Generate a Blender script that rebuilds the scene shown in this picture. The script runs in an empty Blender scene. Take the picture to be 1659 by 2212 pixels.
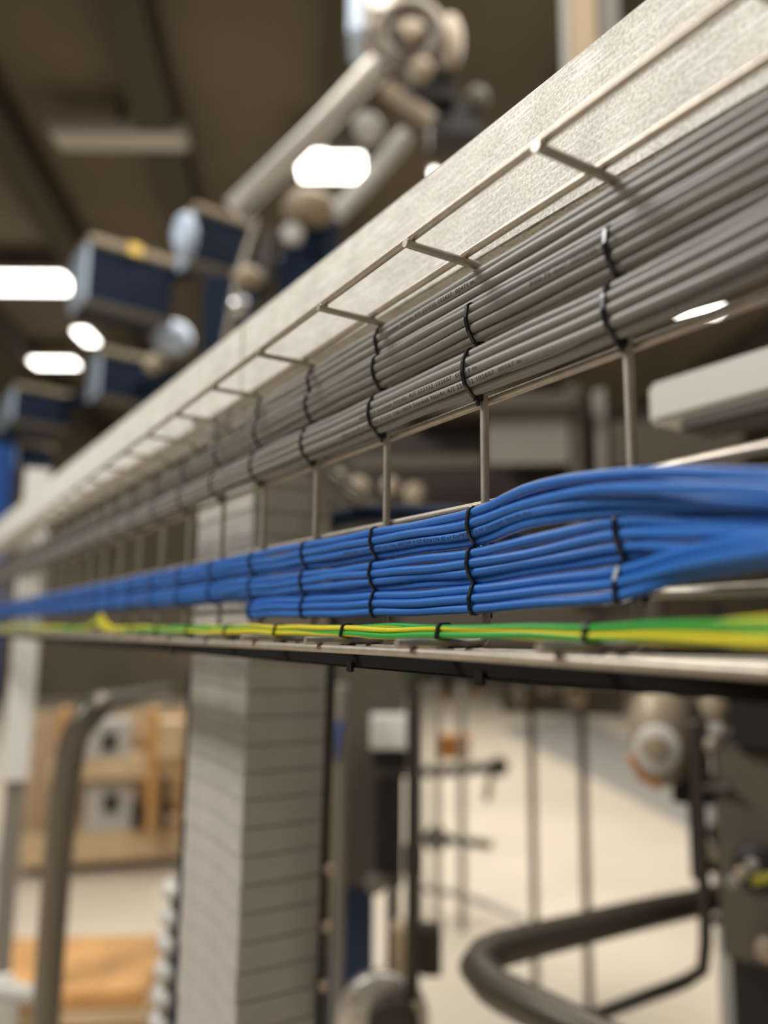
import bpy, bmesh, math, random
from mathutils import Vector, Matrix

random.seed(7)
C = bpy.context.scene.collection
S = bpy.context.scene
PI = math.pi
H = 1.5                                   # camera height above the floor (m)
IW, IH, F = 1659.0, 2212.0, 1700.0        # photograph frame, focal length in its pixels

# ------------------------------------------------------------------ camera
def cray(px, py):
    return Vector(((px - IW / 2) / F, -(py - IH / 2) / F, -1.0))
AX = cray(-240, 1354).normalized()        # direction of the tray in camera space
UP = cray(1030, -11000)
UP = (UP - AX * UP.dot(AX)).normalized()
AY = UP.cross(AX)
R = Matrix((AX, AY, UP))                  # camera space -> world
EYE = Vector((0, 0, H))
cd = bpy.data.cameras.new('camera')
cam = bpy.data.objects.new('camera', cd)
C.objects.link(cam)
cam.matrix_world = Matrix.Translation(EYE) @ R.to_4x4()
cd.sensor_fit = 'VERTICAL'
cd.sensor_height = 36.0
cd.lens = F / IH * 36.0
cd.clip_start = 0.01
cd.clip_end = 200
cd.dof.use_dof = True
cd.dof.focus_distance = 0.44
cd.dof.aperture_fstop = 2.6
cd.dof.aperture_blades = 0
S.camera = cam

# ------------------------------------------------------------------ world, lights, exposure
S.view_settings.view_transform = 'Standard'
S.view_settings.look = 'None'
S.view_settings.gamma = 1.0
S.view_settings.use_curve_mapping = False
S.view_settings.exposure = 0.0
wd = bpy.data.worlds.new('hall_daylight')
S.world = wd
wd.use_nodes = True
bg = wd.node_tree.nodes['Background']
bg.inputs[0].default_value = (1.0, 0.93, 0.83, 1)
bg.inputs[1].default_value = 0.13

def area(name, loc, target, sx, sy, power, col=(1, .95, .87)):
    l = bpy.data.lights.new(name, 'AREA')
    l.shape = 'RECTANGLE'
    l.size, l.size_y, l.energy, l.color = sx, sy, power, col
    o = bpy.data.objects.new(name, l)
    o.location = loc
    o.rotation_euler = (Vector(target) - Vector(loc)).to_track_quat('-Z', 'Y').to_euler()
    C.objects.link(o)
    return o
area('added_overhead_light', (0.25, 1.75, H + 2.3), (0.3, -0.27, H + .1), .9, .7, 20, (1, .90, .74))  # warm key light added above the tray, no fixture
area('added_overhead_light', (2.2, 1.9, H + 2.6), (0.8, -0.27, H + .1), 1.2, .9, 140, (1, .985, .96))  # cooler key light added to brighten the beam and cables
area('added_overhead_light', (0.2, -2.0, H + 4.1), (0.4, -2.2, 0), 3.0, 3.0, 90)  # this and the next two: lights added under a closed ceiling, no skylight
area('added_overhead_light', (4.0, -3.0, H + 4.1), (4.0, -3.0, 0), 4.0, 4.0, 285)
area('added_overhead_light', (9.0, -5.0, H + 4.1), (9.0, -5.0, 0), 5.0, 5.0, 370)

# ------------------------------------------------------------------ materials
MATS = {}
def mat(name, col, rough=0.5, metal=0.0, emit=None, noise=None, bump=None, spec=0.5):
    """noise = (scale, amount), bump = (scale, strength)"""
    if name in MATS:
        return MATS[name]
    m = bpy.data.materials.new(name)
    m.use_nodes = True
    nt = m.node_tree
    b = nt.nodes['Principled BSDF']
    b.inputs['Base Color'].default_value = (*col, 1)
    b.inputs['Roughness'].default_value = rough
    b.inputs['Metallic'].default_value = metal
    b.inputs['Specular IOR Level'].default_value = spec
    if emit:
        b.inputs['Emission Color'].default_value = (*col, 1)
        b.inputs['Emission Strength'].default_value = emit
    tc = nt.nodes.new('ShaderNodeTexCoord')
    if noise:
        n = nt.nodes.new('ShaderNodeTexNoise')
        n.inputs['Scale'].default_value = noise[0]
        n.inputs['Detail'].default_value = 4
        r = nt.nodes.new('ShaderNodeValToRGB')
        r.color_ramp.elements[0].position = .3
        r.color_ramp.elements[1].position = .7
        r.color_ramp.elements[0].color = (*[c * (1 - noise[1]) for c in col], 1)
        r.color_ramp.elements[1].color = (*[min(1, c * (1 + noise[1])) for c in col], 1)
        nt.links.new(tc.outputs['Object'], n.inputs['Vector'])
        nt.links.new(n.outputs['Fac'], r.inputs['Fac'])
        nt.links.new(r.outputs['Color'], b.inputs['Base Color'])
    if bump:
        n = nt.nodes.new('ShaderNodeTexNoise')
        n.inputs['Scale'].default_value = bump[0]
        n.inputs['Detail'].default_value = 3
        bp = nt.nodes.new('ShaderNodeBump')
        bp.inputs['Strength'].default_value = bump[1]
        bp.inputs['Distance'].default_value = 0.0003
        nt.links.new(tc.outputs['Object'], n.inputs['Vector'])
        nt.links.new(n.outputs['Fac'], bp.inputs['Height'])
        nt.links.new(bp.outputs['Normal'], b.inputs['Normal'])
    MATS[name] = m
    return m

def zinc_sheet():
    """rolled galvanised sheet: mottled zinc with fine random scratches"""
    m = mat('zinc_sheet', (.66, .62, .55), .62, .12, spec=.3)
    nt = m.node_tree
    b = nt.nodes['Principled BSDF']
    tc = nt.nodes.new('ShaderNodeTexCoord')
    def noise(scale, detail, rot=None, stretch=None):
        src = tc.outputs['Object']
        if rot is not None:
            mp = nt.nodes.new('ShaderNodeMapping')
            mp.inputs['Rotation'].default_value = rot
            mp.inputs['Scale'].default_value = stretch
            nt.links.new(src, mp.inputs['Vector'])
            src = mp.outputs['Vector']
        n = nt.nodes.new('ShaderNodeTexNoise')
        n.inputs['Scale'].default_value = scale
        n.inputs['Detail'].default_value = detail
        nt.links.new(src, n.inputs['Vector'])
        return n.outputs['Fac']
    def ramp(fac, p0, p1, c0, c1):
        r = nt.nodes.new('ShaderNodeValToRGB')
        r.color_ramp.elements[0].position, r.color_ramp.elements[1].position = p0, p1
        r.color_ramp.elements[0].color, r.color_ramp.elements[1].color = (*c0, 1), (*c1, 1)
        nt.links.new(fac, r.inputs['Fac'])
        return r.outputs['Color']
    def mix(kind, f, a, c):
        x = nt.nodes.new('ShaderNodeMix')
        x.data_type = 'RGBA'
        x.blend_type = kind
        x.inputs[0].default_value = f
        nt.links.new(a, x.inputs[6])
        nt.links.new(c, x.inputs[7])
        return x.outputs[2]
    mott = ramp(noise(28, 5), .3, .7, (.66, .63, .57), (.84, .80, .73))
    fine = ramp(noise(480, 5), .36, .64, (.5, .49, .46), (1, 1, 1))
    c = mix('MULTIPLY', .7, mott, fine)
    for sc, ang, st, lo, f in ((520, .95, .06, .58, .45), (600, -.35, .05, .61, .32), (460, 1.9, .07, .62, .36), (640, .3, .05, .62, .3)):
        c = mix('SCREEN', f, c, ramp(noise(sc, 2, (0, ang, 0), (st, 1, 1)), lo, lo + .06, (0, 0, 0), (1, 1, 1)))
    nt.links.new(c, b.inputs['Base Color'])
    bp = nt.nodes.new('ShaderNodeBump')
    bp.inputs['Strength'].default_value = .9
    bp.inputs['Distance'].default_value = .0003
    nt.links.new(noise(480, 5), bp.inputs['Height'])
    nt.links.new(bp.outputs['Normal'], b.inputs['Normal'])
    return m

def earth_mat():
    """green and yellow striped insulation, the stripe turning slowly round the wire"""
    m = mat('green_yellow_insulation', (.1, .4, .05), .35)
    nt = m.node_tree
    b = nt.nodes['Principled BSDF']
    uv = nt.nodes.new('ShaderNodeUVMap')
    uv.uv_map = 'UVMap'
    sp = nt.nodes.new('ShaderNodeSeparateXYZ')
    nt.links.new(uv.outputs['UV'], sp.inputs['Vector'])
    ma = nt.nodes.new('ShaderNodeMath')
    ma.operation = 'MULTIPLY_ADD'
    ma.inputs[1].default_value = -2.0
    nt.links.new(sp.outputs['X'], ma.inputs[0])
    nt.links.new(sp.outputs['Y'], ma.inputs[2])
    fr = nt.nodes.new('ShaderNodeMath')
    fr.operation = 'FRACT'
    nt.links.new(ma.outputs[0], fr.inputs[0])
    r = nt.nodes.new('ShaderNodeValToRGB')
    r.color_ramp.interpolation = 'CONSTANT'
    r.color_ramp.elements[0].color = (.03, .33, .045, 1)
    r.color_ramp.elements[1].position = .48
    r.color_ramp.elements[1].color = (.72, .60, .02, 1)
    nt.links.new(fr.outputs[0], r.inputs['Fac'])
    nt.links.new(r.outputs['Color'], b.inputs['Base Color'])
    return m

ZINC = zinc_sheet()
WIRE = mat('zinc_plated_wire', (.45, .395, .325), .38, .55, noise=(120, .12), bump=(900, .25))
GREY = mat('grey_pvc', (.215, .205, .185), .42, bump=(300, .15))
BLUE = mat('blue_pvc', (.020, .135, .47), .36, bump=(220, .3))
EARTH = earth_mat()
TIE = mat('black_nylon', (.008, .008, .009), .28)
INK = mat('black_ink', (.03, .028, .026), .6)
INKB = mat('dark_ink_on_blue', (.006, .012, .05), .6)
STRIPM = mat('black_strip', (.006, .0055, .005), .85, spec=.15)

# ------------------------------------------------------------------ mesh helpers
class MB:
    def __init__(self):
        self.v, self.f, self.uv, self.smooth = [], [], [], []
    def add(self, vs, fs, smooth=False, uvs=None):
        o = len(self.v)
        self.v += [tuple(p) for p in vs]
        for i, f in enumerate(fs):
            self.f.append(tuple(o + k for k in f))
            self.smooth.append(smooth)
            self.uv.append(uvs[i] if uvs else None)
        return self
    def box(self, a, b, bev=0.0):
        x0, y0, z0 = a
        x1, y1, z1 = b
        if bev <= 0:
            vs = [(x, y, z) for x in (x0, x1) for y in (y0, y1) for z in (z0, z1)]
            fs = [(0, 1, 3, 2), (4, 6, 7, 5), (0, 4, 5, 1), (2, 3, 7, 6), (0, 2, 6, 4), (1, 5, 7, 3)]
            return self.add(vs, fs)
        bm = bmesh.new()
        bmesh.ops.create_cube(bm, size=1)
        for q in bm.verts:
            q.co = Vector(((x0 + x1) / 2 + q.co.x * (x1 - x0), (y0 + y1) / 2 + q.co.y * (y1 - y0), (z0 + z1) / 2 + q.co.z * (z1 - z0)))
        bmesh.ops.bevel(bm, geom=bm.edges[:], offset=bev, segments=2, affect='EDGES')
        bm.verts.index_update()
        self.add([q.co[:] for q in bm.verts], [[q.index for q in f.verts] for f in bm.faces])
        bm.free()
        return self
    def tube(self, pts, rad, sides=12, caps=True, up=None, u0=0.0):
        pts = [Vector(p) for p in pts]
        n = len(pts)
        rads = rad if isinstance(rad, (list, tuple)) else [rad] * n
        T = [(pts[min(i + 1, n - 1)] - pts[max(i - 1, 0)]).normalized() for i in range(n)]
        u = Vector(up) if up else (Vector((0, 0, 1)) if abs(T[0].z) < .9 else Vector((1, 0, 0)))
        N = (u - T[0] * u.dot(T[0])).normalized()
        vs, s, sl = [], u0, []
        for i in range(n):
            if i:
                s += (pts[i] - pts[i - 1]).length
                N = (N - T[i] * N.dot(T[i])).normalized()
            B = T[i].cross(N)
            sl.append(s)
            for k in range(sides):
                a = 2 * PI * k / sides
                vs.append(pts[i] + (N * math.cos(a) + B * math.sin(a)) * rads[i])
        fs, uvs = [], []
        for i in range(n - 1):
            for k in range(sides):
                k2 = (k + 1) % sides
                fs.append((i * sides + k, i * sides + k2, (i + 1) * sides + k2, (i + 1) * sides + k))
                uvs.append([(sl[i], k / sides), (sl[i], (k + 1) / sides), (sl[i + 1], (k + 1) / sides), (sl[i + 1], k / sides)])
        self.add(vs, fs, True, uvs)
        if caps:
            self.add(vs[:sides], [tuple(range(sides - 1, -1, -1))])
            self.add(vs[-sides:], [tuple(range(sides))])
        return self
    def lathe(self, origin, axis, prof, sides=24):
        """prof: (radius, offset along axis)"""
        ax = Vector(axis).normalized()
        u = Vector((0, 0, 1)) if abs(ax.z) < .9 else Vector((1, 0, 0))
        N = (u - ax * u.dot(ax)).normalized()
        B = ax.cross(N)
        vs = []
        for r, t in prof:
            for k in range(sides):
                a = 2 * PI * k / sides
                vs.append(Vector(origin) + ax * t + (N * math.cos(a) + B * math.sin(a)) * max(r, 1e-5))
        fs = []
        for i in range(len(prof) - 1):
            for k in range(sides):
                k2 = (k + 1) % sides
                fs.append((i * sides + k, i * sides + k2, (i + 1) * sides + k2, (i + 1) * sides + k))
        self.add(vs, fs, True)
        self.add(vs[:sides], [tuple(range(sides - 1, -1, -1))])
        self.add(vs[-sides:], [tuple(range(sides))])
        return self
    def mesh(self, name):
        me = bpy.data.meshes.new(name)
        me.from_pydata(self.v, [], self.f)
        me.polygons.foreach_set('use_smooth', self.smooth)
        if any(self.uv):
            ul = me.uv_layers.new(name='UVMap')
            k = 0
            for f, q in zip(self.f, self.uv):
                for j in range(len(f)):
                    if q:
                        ul.data[k].uv = q[j]
                    k += 1
        me.update()
        return me

def obj(name, mb, m, parent=None, label=None):
    me = mb if isinstance(mb, bpy.types.Mesh) else mb.mesh(name)
    if not me.materials:
        me.materials.append(m)
    o = bpy.data.objects.new(name, me)
    C.objects.link(o)
    if parent:
        o.parent = parent
    if label:
        o['label'] = label
    return o

def tag(o, label, cat, group=None):
    o['label'] = label
    o['category'] = cat
    if group:
        o['group'] = group
    return o

def empty(name, loc, label, cat, group=None, yaw=0.0):
    o = bpy.data.objects.new(name, None)
    o.empty_display_size = .05
    o.location = loc
    o.rotation_euler = (0, 0, yaw)
    C.objects.link(o)
    return tag(o, label, cat, group)

def struct(name, mb, m, parent=None):
    o = obj(name, mb, m, parent)
    if not parent:
        o['kind'] = 'structure'
    return o

def W(x, r, z):
    """x along the tray, r sideways away from the camera, z above camera height"""
    return Vector((x, -r, z + H))

def at(px, py, d):
    """the point seen at a photo pixel, d metres in front of the camera"""
    return EYE + R @ (cray(px, py) * d)

def on_r(px, py, r):
    """the point seen at a photo pixel that lies r metres beside the camera"""
    v = R @ cray(px, py)
    return EYE + v * (r / -v.y)

def spline(keys, step=.012):
    """Catmull-Rom through the keys, sampled about every step metres"""
    k = [Vector(p) for p in keys]
    k = [k[0] * 2 - k[1]] + k + [k[-1] * 2 - k[-2]]
    out = []
    for i in range(1, len(k) - 2):
        p0, p1, p2, p3 = k[i - 1:i + 3]
        L = (p2 - p1).length
        n = max(1, int(L / step))
        t0, t1 = 0.0, (p1 - p0).length ** .5 + 1e-6
        t2 = t1 + L ** .5 + 1e-6
        t3 = t2 + (p3 - p2).length ** .5 + 1e-6
        for j in range(n):
            t = t1 + (t2 - t1) * j / n
            A1 = p0 * ((t1 - t) / (t1 - t0)) + p1 * ((t - t0) / (t1 - t0))
            A2 = p1 * ((t2 - t) / (t2 - t1)) + p2 * ((t - t1) / (t2 - t1))
            A3 = p2 * ((t3 - t) / (t3 - t2)) + p3 * ((t - t2) / (t3 - t2))
            B1 = A1 * ((t2 - t) / (t2 - t0)) + A2 * ((t - t0) / (t2 - t0))
            B2 = A2 * ((t3 - t) / (t3 - t1)) + A3 * ((t - t1) / (t3 - t1))
            out.append(B1 * ((t2 - t) / (t2 - t1)) + B2 * ((t - t1) / (t2 - t1)))
    out.append(k[-2])
    return out

# ------------------------------------------------------------------ hall shell
HALL = R @ cray(660, 1363)
HYAW = math.atan2(HALL.y, HALL.x)           # the hall's long axis
hd = Vector((math.cos(HYAW), math.sin(HYAW), 0))
hs = Vector((math.sin(HYAW), -math.cos(HYAW), 0))   # to the right of it
CEIL = 4.5 + H
def hall(u, v, z):
    return hd * u + hs * v + Vector((0, 0, z))
def hbox(u0, u1, v0, v1, z0, z1):
    vs = [hall(u, v, z) for u in (u0, u1) for v in (v0, v1) for z in (z0, z1)]
    return MB().add(vs, [(0, 1, 3, 2), (4, 6, 7, 5), (0, 4, 5, 1), (2, 3, 7, 6), (0, 2, 6, 4), (1, 5, 7, 3)])
FLOORM = mat('cream_floor_paint', (.72, .635, .51), .45, noise=(.8, .08))
WALLM = mat('brown_wall', (.20, .165, .12), .8, noise=(.5, .25))
CEILM = mat('dark_ceiling', (.135, .108, .075), .9, noise=(.6, .2))
BEAMM = mat('dark_beam', (.07, .055, .038), .8)
struct('floor', hbox(-5, 18, -9, 14, -.1, 0), FLOORM)
struct('ceiling', hbox(-5, 18, -9, 14, CEIL, CEIL + .1), CEILM)
struct('wall_end', hbox(18, 18.2, -9, 14, 0, CEIL), WALLM)
struct('wall_side', hbox(-5, 18, 14, 14.2, 0, CEIL), WALLM)
for i, v in enumerate((-4.6, -2.75, -1.35, .25, 2.1, 4.2, 6.6)):
    struct('trim_%d' % (i + 1), hbox(-5, 18, v - .16, v + .16, CEIL - .35, CEIL), BEAMM)
a0, a1 = at(1060, 1560, 11), at(1520, 1770, 6.2)
WALK = mat('grey_floor_paint', (.36, .34, .31), .5)
wq = [at(1080, 1575, 11.8), at(1250, 1545, 13.5), at(1560, 1700, 7.5), at(1560, 1830, 5.4)]
wq = [Vector((EYE.x + (p.x - EYE.x) * H / (H - p.z), EYE.y + (p.y - EYE.y) * H / (H - p.z), 0)) for p in wq]
struct('trim_8', MB().add([p + Vector((0, 0, z)) for z in (.0, .004) for p in wq],
       [(0, 1, 2, 3), (7, 6, 5, 4), (0, 4, 5, 1), (1, 5, 6, 2), (2, 6, 7, 3), (3, 7, 4, 0)]), WALK)

# ------------------------------------------------------------------ the wire cable tray
WR = .0024
PITCH, X0 = .1, .2265
ST = [X0 + PITCH * n for n in range(-5, 31)]
XA, XB = ST[0] - .05, ST[-1] + .05
tray = empty('wire_cable_tray', W(.2265, .2667, -.006),
             'galvanised wire mesh cable tray on its side, grey and blue cables tied into it', 'cable tray')
def tpart(name, mb, m):
    o = obj(name, mb, m)
    o.parent = tray
    o.matrix_parent_inverse = Matrix.Translation(-tray.location)
    return o
def cross_profile():
    r0, r1, z0, z1, b = .2105, .2667, -.0057, .2035, .006
    p = [(r0 + .0035, z1)]
    for i in range(7):
        a = PI / 2 - PI / 2 * i / 6
        p.append((r1 - b + b * math.cos(a), z1 - b + b * math.sin(a)))
    for i in range(7):
        a = -PI / 2 * i / 6
        p.append((r1 - b + b * math.cos(a), z0 + b + b * math.sin(a)))
    p.append((r0, z0))
    return p
cw = MB().tube([Vector((0, -r, z)) for r, z in cross_profile()], WR, 12, up=(1, 0, 0)).mesh('cross_wire')
cw.materials.append(WIRE)
for x in ST:
    o = bpy.data.objects.new('cross_wire', cw)
    C.objects.link(o)
    o.parent = tray
    o.location = (x - tray.location.x, -tray.location.y, H - tray.location.z)
for r, z in ((.2190, .2081), (.2545, .2081), (.2712, .1266), (.2712, .0692), (.2712, .0167), (.2545, -.0103), (.2205, -.0103)):
    tpart('long_wire', MB().tube([W(XA + (XB - XA) * i / 12, r, z) for i in range(13)], WR, 12), WIRE)

# support beam behind the tray, two lengths
def sheet_beam(name, x0, x1, label):
    k = .0202
    def zb(x): return .2285 + k * (x - .355)
    def zt(x): return .3103 + k * (x - .228)
    root = empty(name, W(x0, .29, zb(x0)), label, 'beam', 'galvanised support beams behind the tray')
    bm = bmesh.new()
    ring = []
    for x in (x0, x1):
        q = []
        for r, z in ((.290, zb(x)), (.290, zt(x)), (.336, zt(x)), (.336, zb(x))):
            q.append(bm.verts.new(W(x, r, z) - root.location))
        ring.append(q)
    for i in range(4):
        bm.faces.new((ring[0][i], ring[0][(i + 1) % 4], ring[1][(i + 1) % 4], ring[1][i]))
    bm.faces.new(ring[0][::-1])
    bm.faces.new(ring[1])
    bmesh.ops.recalc_face_normals(bm, faces=bm.faces[:])
    bmesh.ops.bevel(bm, geom=bm.edges[:], offset=.0012, segments=2, affect='EDGES')
    me = bpy.data.meshes.new('profile')
    bm.to_mesh(me)
    bm.free()
    obj('profile', me, ZINC, root)
    return root
sheet_beam('support_beam', -.42, .752, 'scratched galvanised beam running above the sharp grey cables')
sheet_beam('support_beam', .7535, 3.35, 'blurred far length of the galvanised beam, butted to the scratched one')

# flat black strip under the lower flange
rl = empty('black_strip', W(1.4, .26, -.022), 'black flat strip running under the lower edge of the tray', 'rail')
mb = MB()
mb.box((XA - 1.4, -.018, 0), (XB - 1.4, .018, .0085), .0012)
obj('bar', mb, STRIPM, rl)
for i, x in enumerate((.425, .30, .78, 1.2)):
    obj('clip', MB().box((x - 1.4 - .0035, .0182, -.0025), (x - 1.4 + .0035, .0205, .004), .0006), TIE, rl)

# ------------------------------------------------------------------ cables
def build_cable(name, keys, rad, m, label, group, seed, sides=14, amp=.0006, up=None, u0=0.0):
    """keys: world points; a small wobble is added between the ties"""
    pts = spline(keys)
    rnd = random.Random(seed)
    ph, ph2 = rnd.uniform(0, 6.28), rnd.uniform(0, 6.28)
    out = []
    for p in pts:
        w = math.sin(PI * (p.x - X0) / PITCH) ** 2 * amp
        out.append(p + Vector((0, math.sin(p.x * 23 + ph) * w * .6, math.sin(p.x * 19 + ph2) * w)))
    base = out[len(out) // 2].copy()
    o = obj(name, MB().tube([p - base for p in out], rad, sides, up=up, u0=u0), m)
    o.location = base
    tag(o, label, 'cable', group)
    o['kind'] = 'thing'
    return o, out

def print_on(o, path, rad, text, x_start, theta, size, ink, length):
    """flat print wrapped on the cable's jacket, reading towards smaller x"""
    cu = bpy.data.curves.new('print', 'FONT')
    cu.body = text
    cu.size = size
    cu.space_character = 1.12
    cu.resolution_u = 2
    cu.offset = size * .008
    to = bpy.data.objects.new('print_source', cu)
    C.objects.link(to)
    dg = bpy.context.evaluated_depsgraph_get()
    me = bpy.data.meshes.new_from_object(to.evaluated_get(dg))
    bpy.data.objects.remove(to)
    bm = bmesh.new()
    bm.from_mesh(me)
    wide = length / max(q.co.x for q in bm.verts)
    for q in bm.verts:
        q.co.x *= wide
    for k in range(-3, 12):
        y = size * .1 * k
        g = bm.verts[:] + bm.edges[:] + bm.faces[:]
        bmesh.ops.bisect_plane(bm, geom=g, plane_co=(0, y, 0), plane_no=(0, 1, 0))
    bmesh.ops.triangulate(bm, faces=bm.faces[:])
    P = sorted(path, key=lambda p: -p.x)
    # arc length from x_start
    i0 = min(range(len(P)), key=lambda i: abs(P[i].x - x_start))
    acc = [0.0]
    for i in range(i0 + 1, len(P)):
        acc.append(acc[-1] + (P[i] - P[i - 1]).length)
    for q in bm.verts:
        s = max(0, min(q.co.x, acc[-1] - 1e-6))
        j = 0
        while j < len(acc) - 2 and acc[j + 1] < s:
            j += 1
        t = (s - acc[j]) / max(1e-9, acc[j + 1] - acc[j])
        a, b = P[i0 + j], P[i0 + j + 1]
        c = a.lerp(b, t)
        T0 = (P[min(i0 + j + 1, len(P) - 1)] - P[max(i0 + j - 1, 0)]).normalized()
        T1 = (P[min(i0 + j + 2, len(P) - 1)] - P[i0 + j]).normalized()
        T = T0.lerp(T1, t).normalized()
        N = (Vector((0, 0, 1)) - T * T.z).normalized()
        Sd = T.cross(N)
        if Sd.y < 0:
            Sd = -Sd
        ang = theta + (q.co.y - size * .35) / rad
        q.co = c + (Sd * math.cos(ang) + N * math.sin(ang)) * (rad + .00006) - o.location
    bm.to_mesh(me)
    bm.free()
    me.materials.clear()
    me.materials.append(ink)
    pr = bpy.data.objects.new('print', me)
    C.objects.link(pr)
    pr.parent = o

ORD = ['topmost', 'second from top', 'third from top', 'fourth from top', 'fifth from top', 'hindmost upper', 'hindmost lower']
ORDB = ['topmost', 'second from top', 'third from top', 'fourth from top', 'hindmost']
XEND = ST[-1] - .02
# cross-section positions (r, z) where the ties hold them
GB = [(.2577, .1502), (.2552, .1452), (.2548, .1396), (.2563, .1342), (.2602, .1302), (.2609, .1457), (.2608, .1400)]
GM = [(.2582, .1764), (.2574, .1709), (.2588, .1655), (.2618, .1608)]
GT = [(.2610, .1972), (.2592, .1919), (.2602, .1866), (.2616, .1814)]
GR = .00285
cab = {}
for bname, pos, lab in (('gb', GB, 'lowest'), ('gm', GM, 'middle')):
    for i, (r, z) in enumerate(pos):
        u = 1.0 if bname == 'gb' else .35
        near = [W(-.33, r - .004, z + .026 * u - .0008 * i), W(-.1, r - .003, z + .020 * u - .0012 * i), W(.08, r - .001, z + .0088 * u - .0006 * i), W(.15, r - .0004, z + .0036 * u - .0003 * i)]
        keys = near + [W(x, r, z) for x in ST if x > .2 and x < XEND]
        what = {('gb', 2): 'printed', ('gb', 3): 'densely printed', ('gm', 1): 'printed'}.get((bname, i), 'plain')
        cab[bname, i] = build_cable('grey_cable', keys, GR, GREY,
            '%s grey cable, %s in the %s grey bundle on the tray' % (what, ORD[i], lab), 'grey cables of the %s bundle' % lab, 10 * i + len(bname) + ord(bname[1]))
for i, (r, z) in enumerate(GT):
    keys = [W(-.33, r, z + .002), W(-.1, r, z + .001)] + [W(x, r, z) for x in ST if .1 < x < .63] + \
           [W(.672, r + .008, z - .001), W(.715, .31 + .004 * i, z - .004), W(.80, .42, z - .01 - .004 * i), W(1.0, .62, z - .02), W(1.5, .9 + .02 * i, z - .03 + .006 * i)]
    cab['gt', i] = build_cable('grey_cable', keys, GR, GREY,
        '%s grey cable, %s in the upper grey bundle under the beam' % ('printed' if i == 1 else 'plain', ORD[i]), 'grey cables of the upper bundle', 40 + i)

BR = .0026
BT = [(.2581, .0627), (.2571, .0570), (.2585, .0520), (.2616, .0478), (.2619, .0554)]
BM = [(.2580, .0411), (.2570, .0360), (.2584, .0311), (.2616, .0272)]
BB = [(.2590, .0222), (.2573, .0173), (.2579, .0121)]
near = {
    ('bt', 0): [(1134, 1063, .2565), (1250, 1034, .2535), (1400, 1021, .247), (1580, 1022, .238), (1900, 1050, .215)],
    ('bt', 1): [(1134, 1087, .2555), (1250, 1062, .2510), (1400, 1052, .242), (1580, 1056, .230), (1900, 1080, .205)],
    ('bt', 2): [(1134, 1110, .2570), (1250, 1088, .2545), (1400, 1080, .250), (1580, 1084, .244), (1900, 1100, .226)],
    ('bt', 3): [(1134, 1135, .2595), (1250, 1112, .2575), (1400, 1100, .2545), (1580, 1102, .250), (1900, 1115, .238)],
    ('bt', 4): [(1134, 1076, .2622), (1250, 1049, .2600), (1400, 1038, .257), (1580, 1042, .253), (1900, 1090, .242)],
    ('bm', 0): [(1480, 1126, .250), (1659, 1130, .239), (1900, 1140, .22)],
    ('bm', 1): [(1480, 1155, .248), (1659, 1156, .236), (1900, 1156, .215)],
    ('bm', 2): [(1480, 1180, .251), (1659, 1180, .242), (1900, 1170, .225)],
    ('bm', 3): [(1480, 1186, .258), (1659, 1180, .252), (1900, 1170, .243)],
    ('bb', 0): [(1480, 1196, .245), (1659, 1162, .231), (1900, 1140, .21)],
    ('bb', 1): [(1480, 1222, .241), (1659, 1188, .227), (1900, 1160, .205)],
    ('bb', 2): [(1480, 1242, .247), (1659, 1210, .236), (1900, 1180, .215)],
}
AT0 = {'bm': [(.2577, .0468), (.2582, .0414), (.2602, .0364), (.2628, .0322)], 'bb': [(.2572, .0258), (.2550, .0206), (.2552, .0153)]}
for bname, pos, lab in (('bt', BT, 'upper'), ('bm', BM, 'middle'), ('bb', BB, 'lowest')):
    for i, (r, z) in enumerate(pos):
        nk = [on_r(*k) for k in near[bname, i]][::-1]
        if bname != 'bt':
            nk.append(W(X0, *AT0[bname][i]))
        if bname == 'bb':
            keys = nk + [W(x, r, z) for x in ST if .3 < x < .6] + [W(.620, r, z), W(.640, r + .003, z + .0003), W(.655, r + .013, z + .002),
                    W(.672, .285, z + .012), W(.72, .302, z + .024), W(.80, .312 + .002 * i, z + .034), W(1.2, .330 + .003 * i, z + .05), W(2.2, .36, z + .06)]
        else:
            keys = nk + [W(x, r, z) for x in ST if .3 < x < XEND]
        what = 'printed' if (bname, i) == ('bt', 2) else 'plain'
        cab[bname, i] = build_cable('blue_cable', keys, BR, BLUE,
            '%s bright blue cable, %s in the %s blue bundle' % (what, ORDB[i], lab), 'blue cables of the %s bundle' % lab, 70 + 9 * i + ord(bname[1]), amp=.001)

ER = .00175
EW = [(.2402, -.0015), (.2366, -.0015), (.2374, .0019), (.2411, .0020)]
enear = [(1376, .226), (1386, .213), (1352, .214), (1342, .224)]
for i, (r, z) in enumerate(EW):
    py, nr = enear[i]
    keys = [on_r(1900, py + (8 if i < 2 else -6), nr - .012), on_r(1659, py, nr)] + [W(x, r, z) for x in ST if x > .2 and x < 1.0]
    keys += [W(1.06, r, z + .002), W(1.11, r, z + .010 + .002 * i), W(1.16, r, z + .003)] + [W(x, r, z) for x in ST if x > 1.2 and x < 2.5]
    lab = ['lower one lying behind', 'lower one lying at the front', 'upper one at the front', 'upper one lying behind'][i]
    cab['ew', i] = build_cable('earth_wire', keys, ER, EARTH, 'thin green and yellow earth wire on the tray floor, %s' % lab,
                               'green and yellow earth wires', 120 + i, sides=12, amp=.0012, u0=(-.66, -.48, -.33, -.40)[i])

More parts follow.
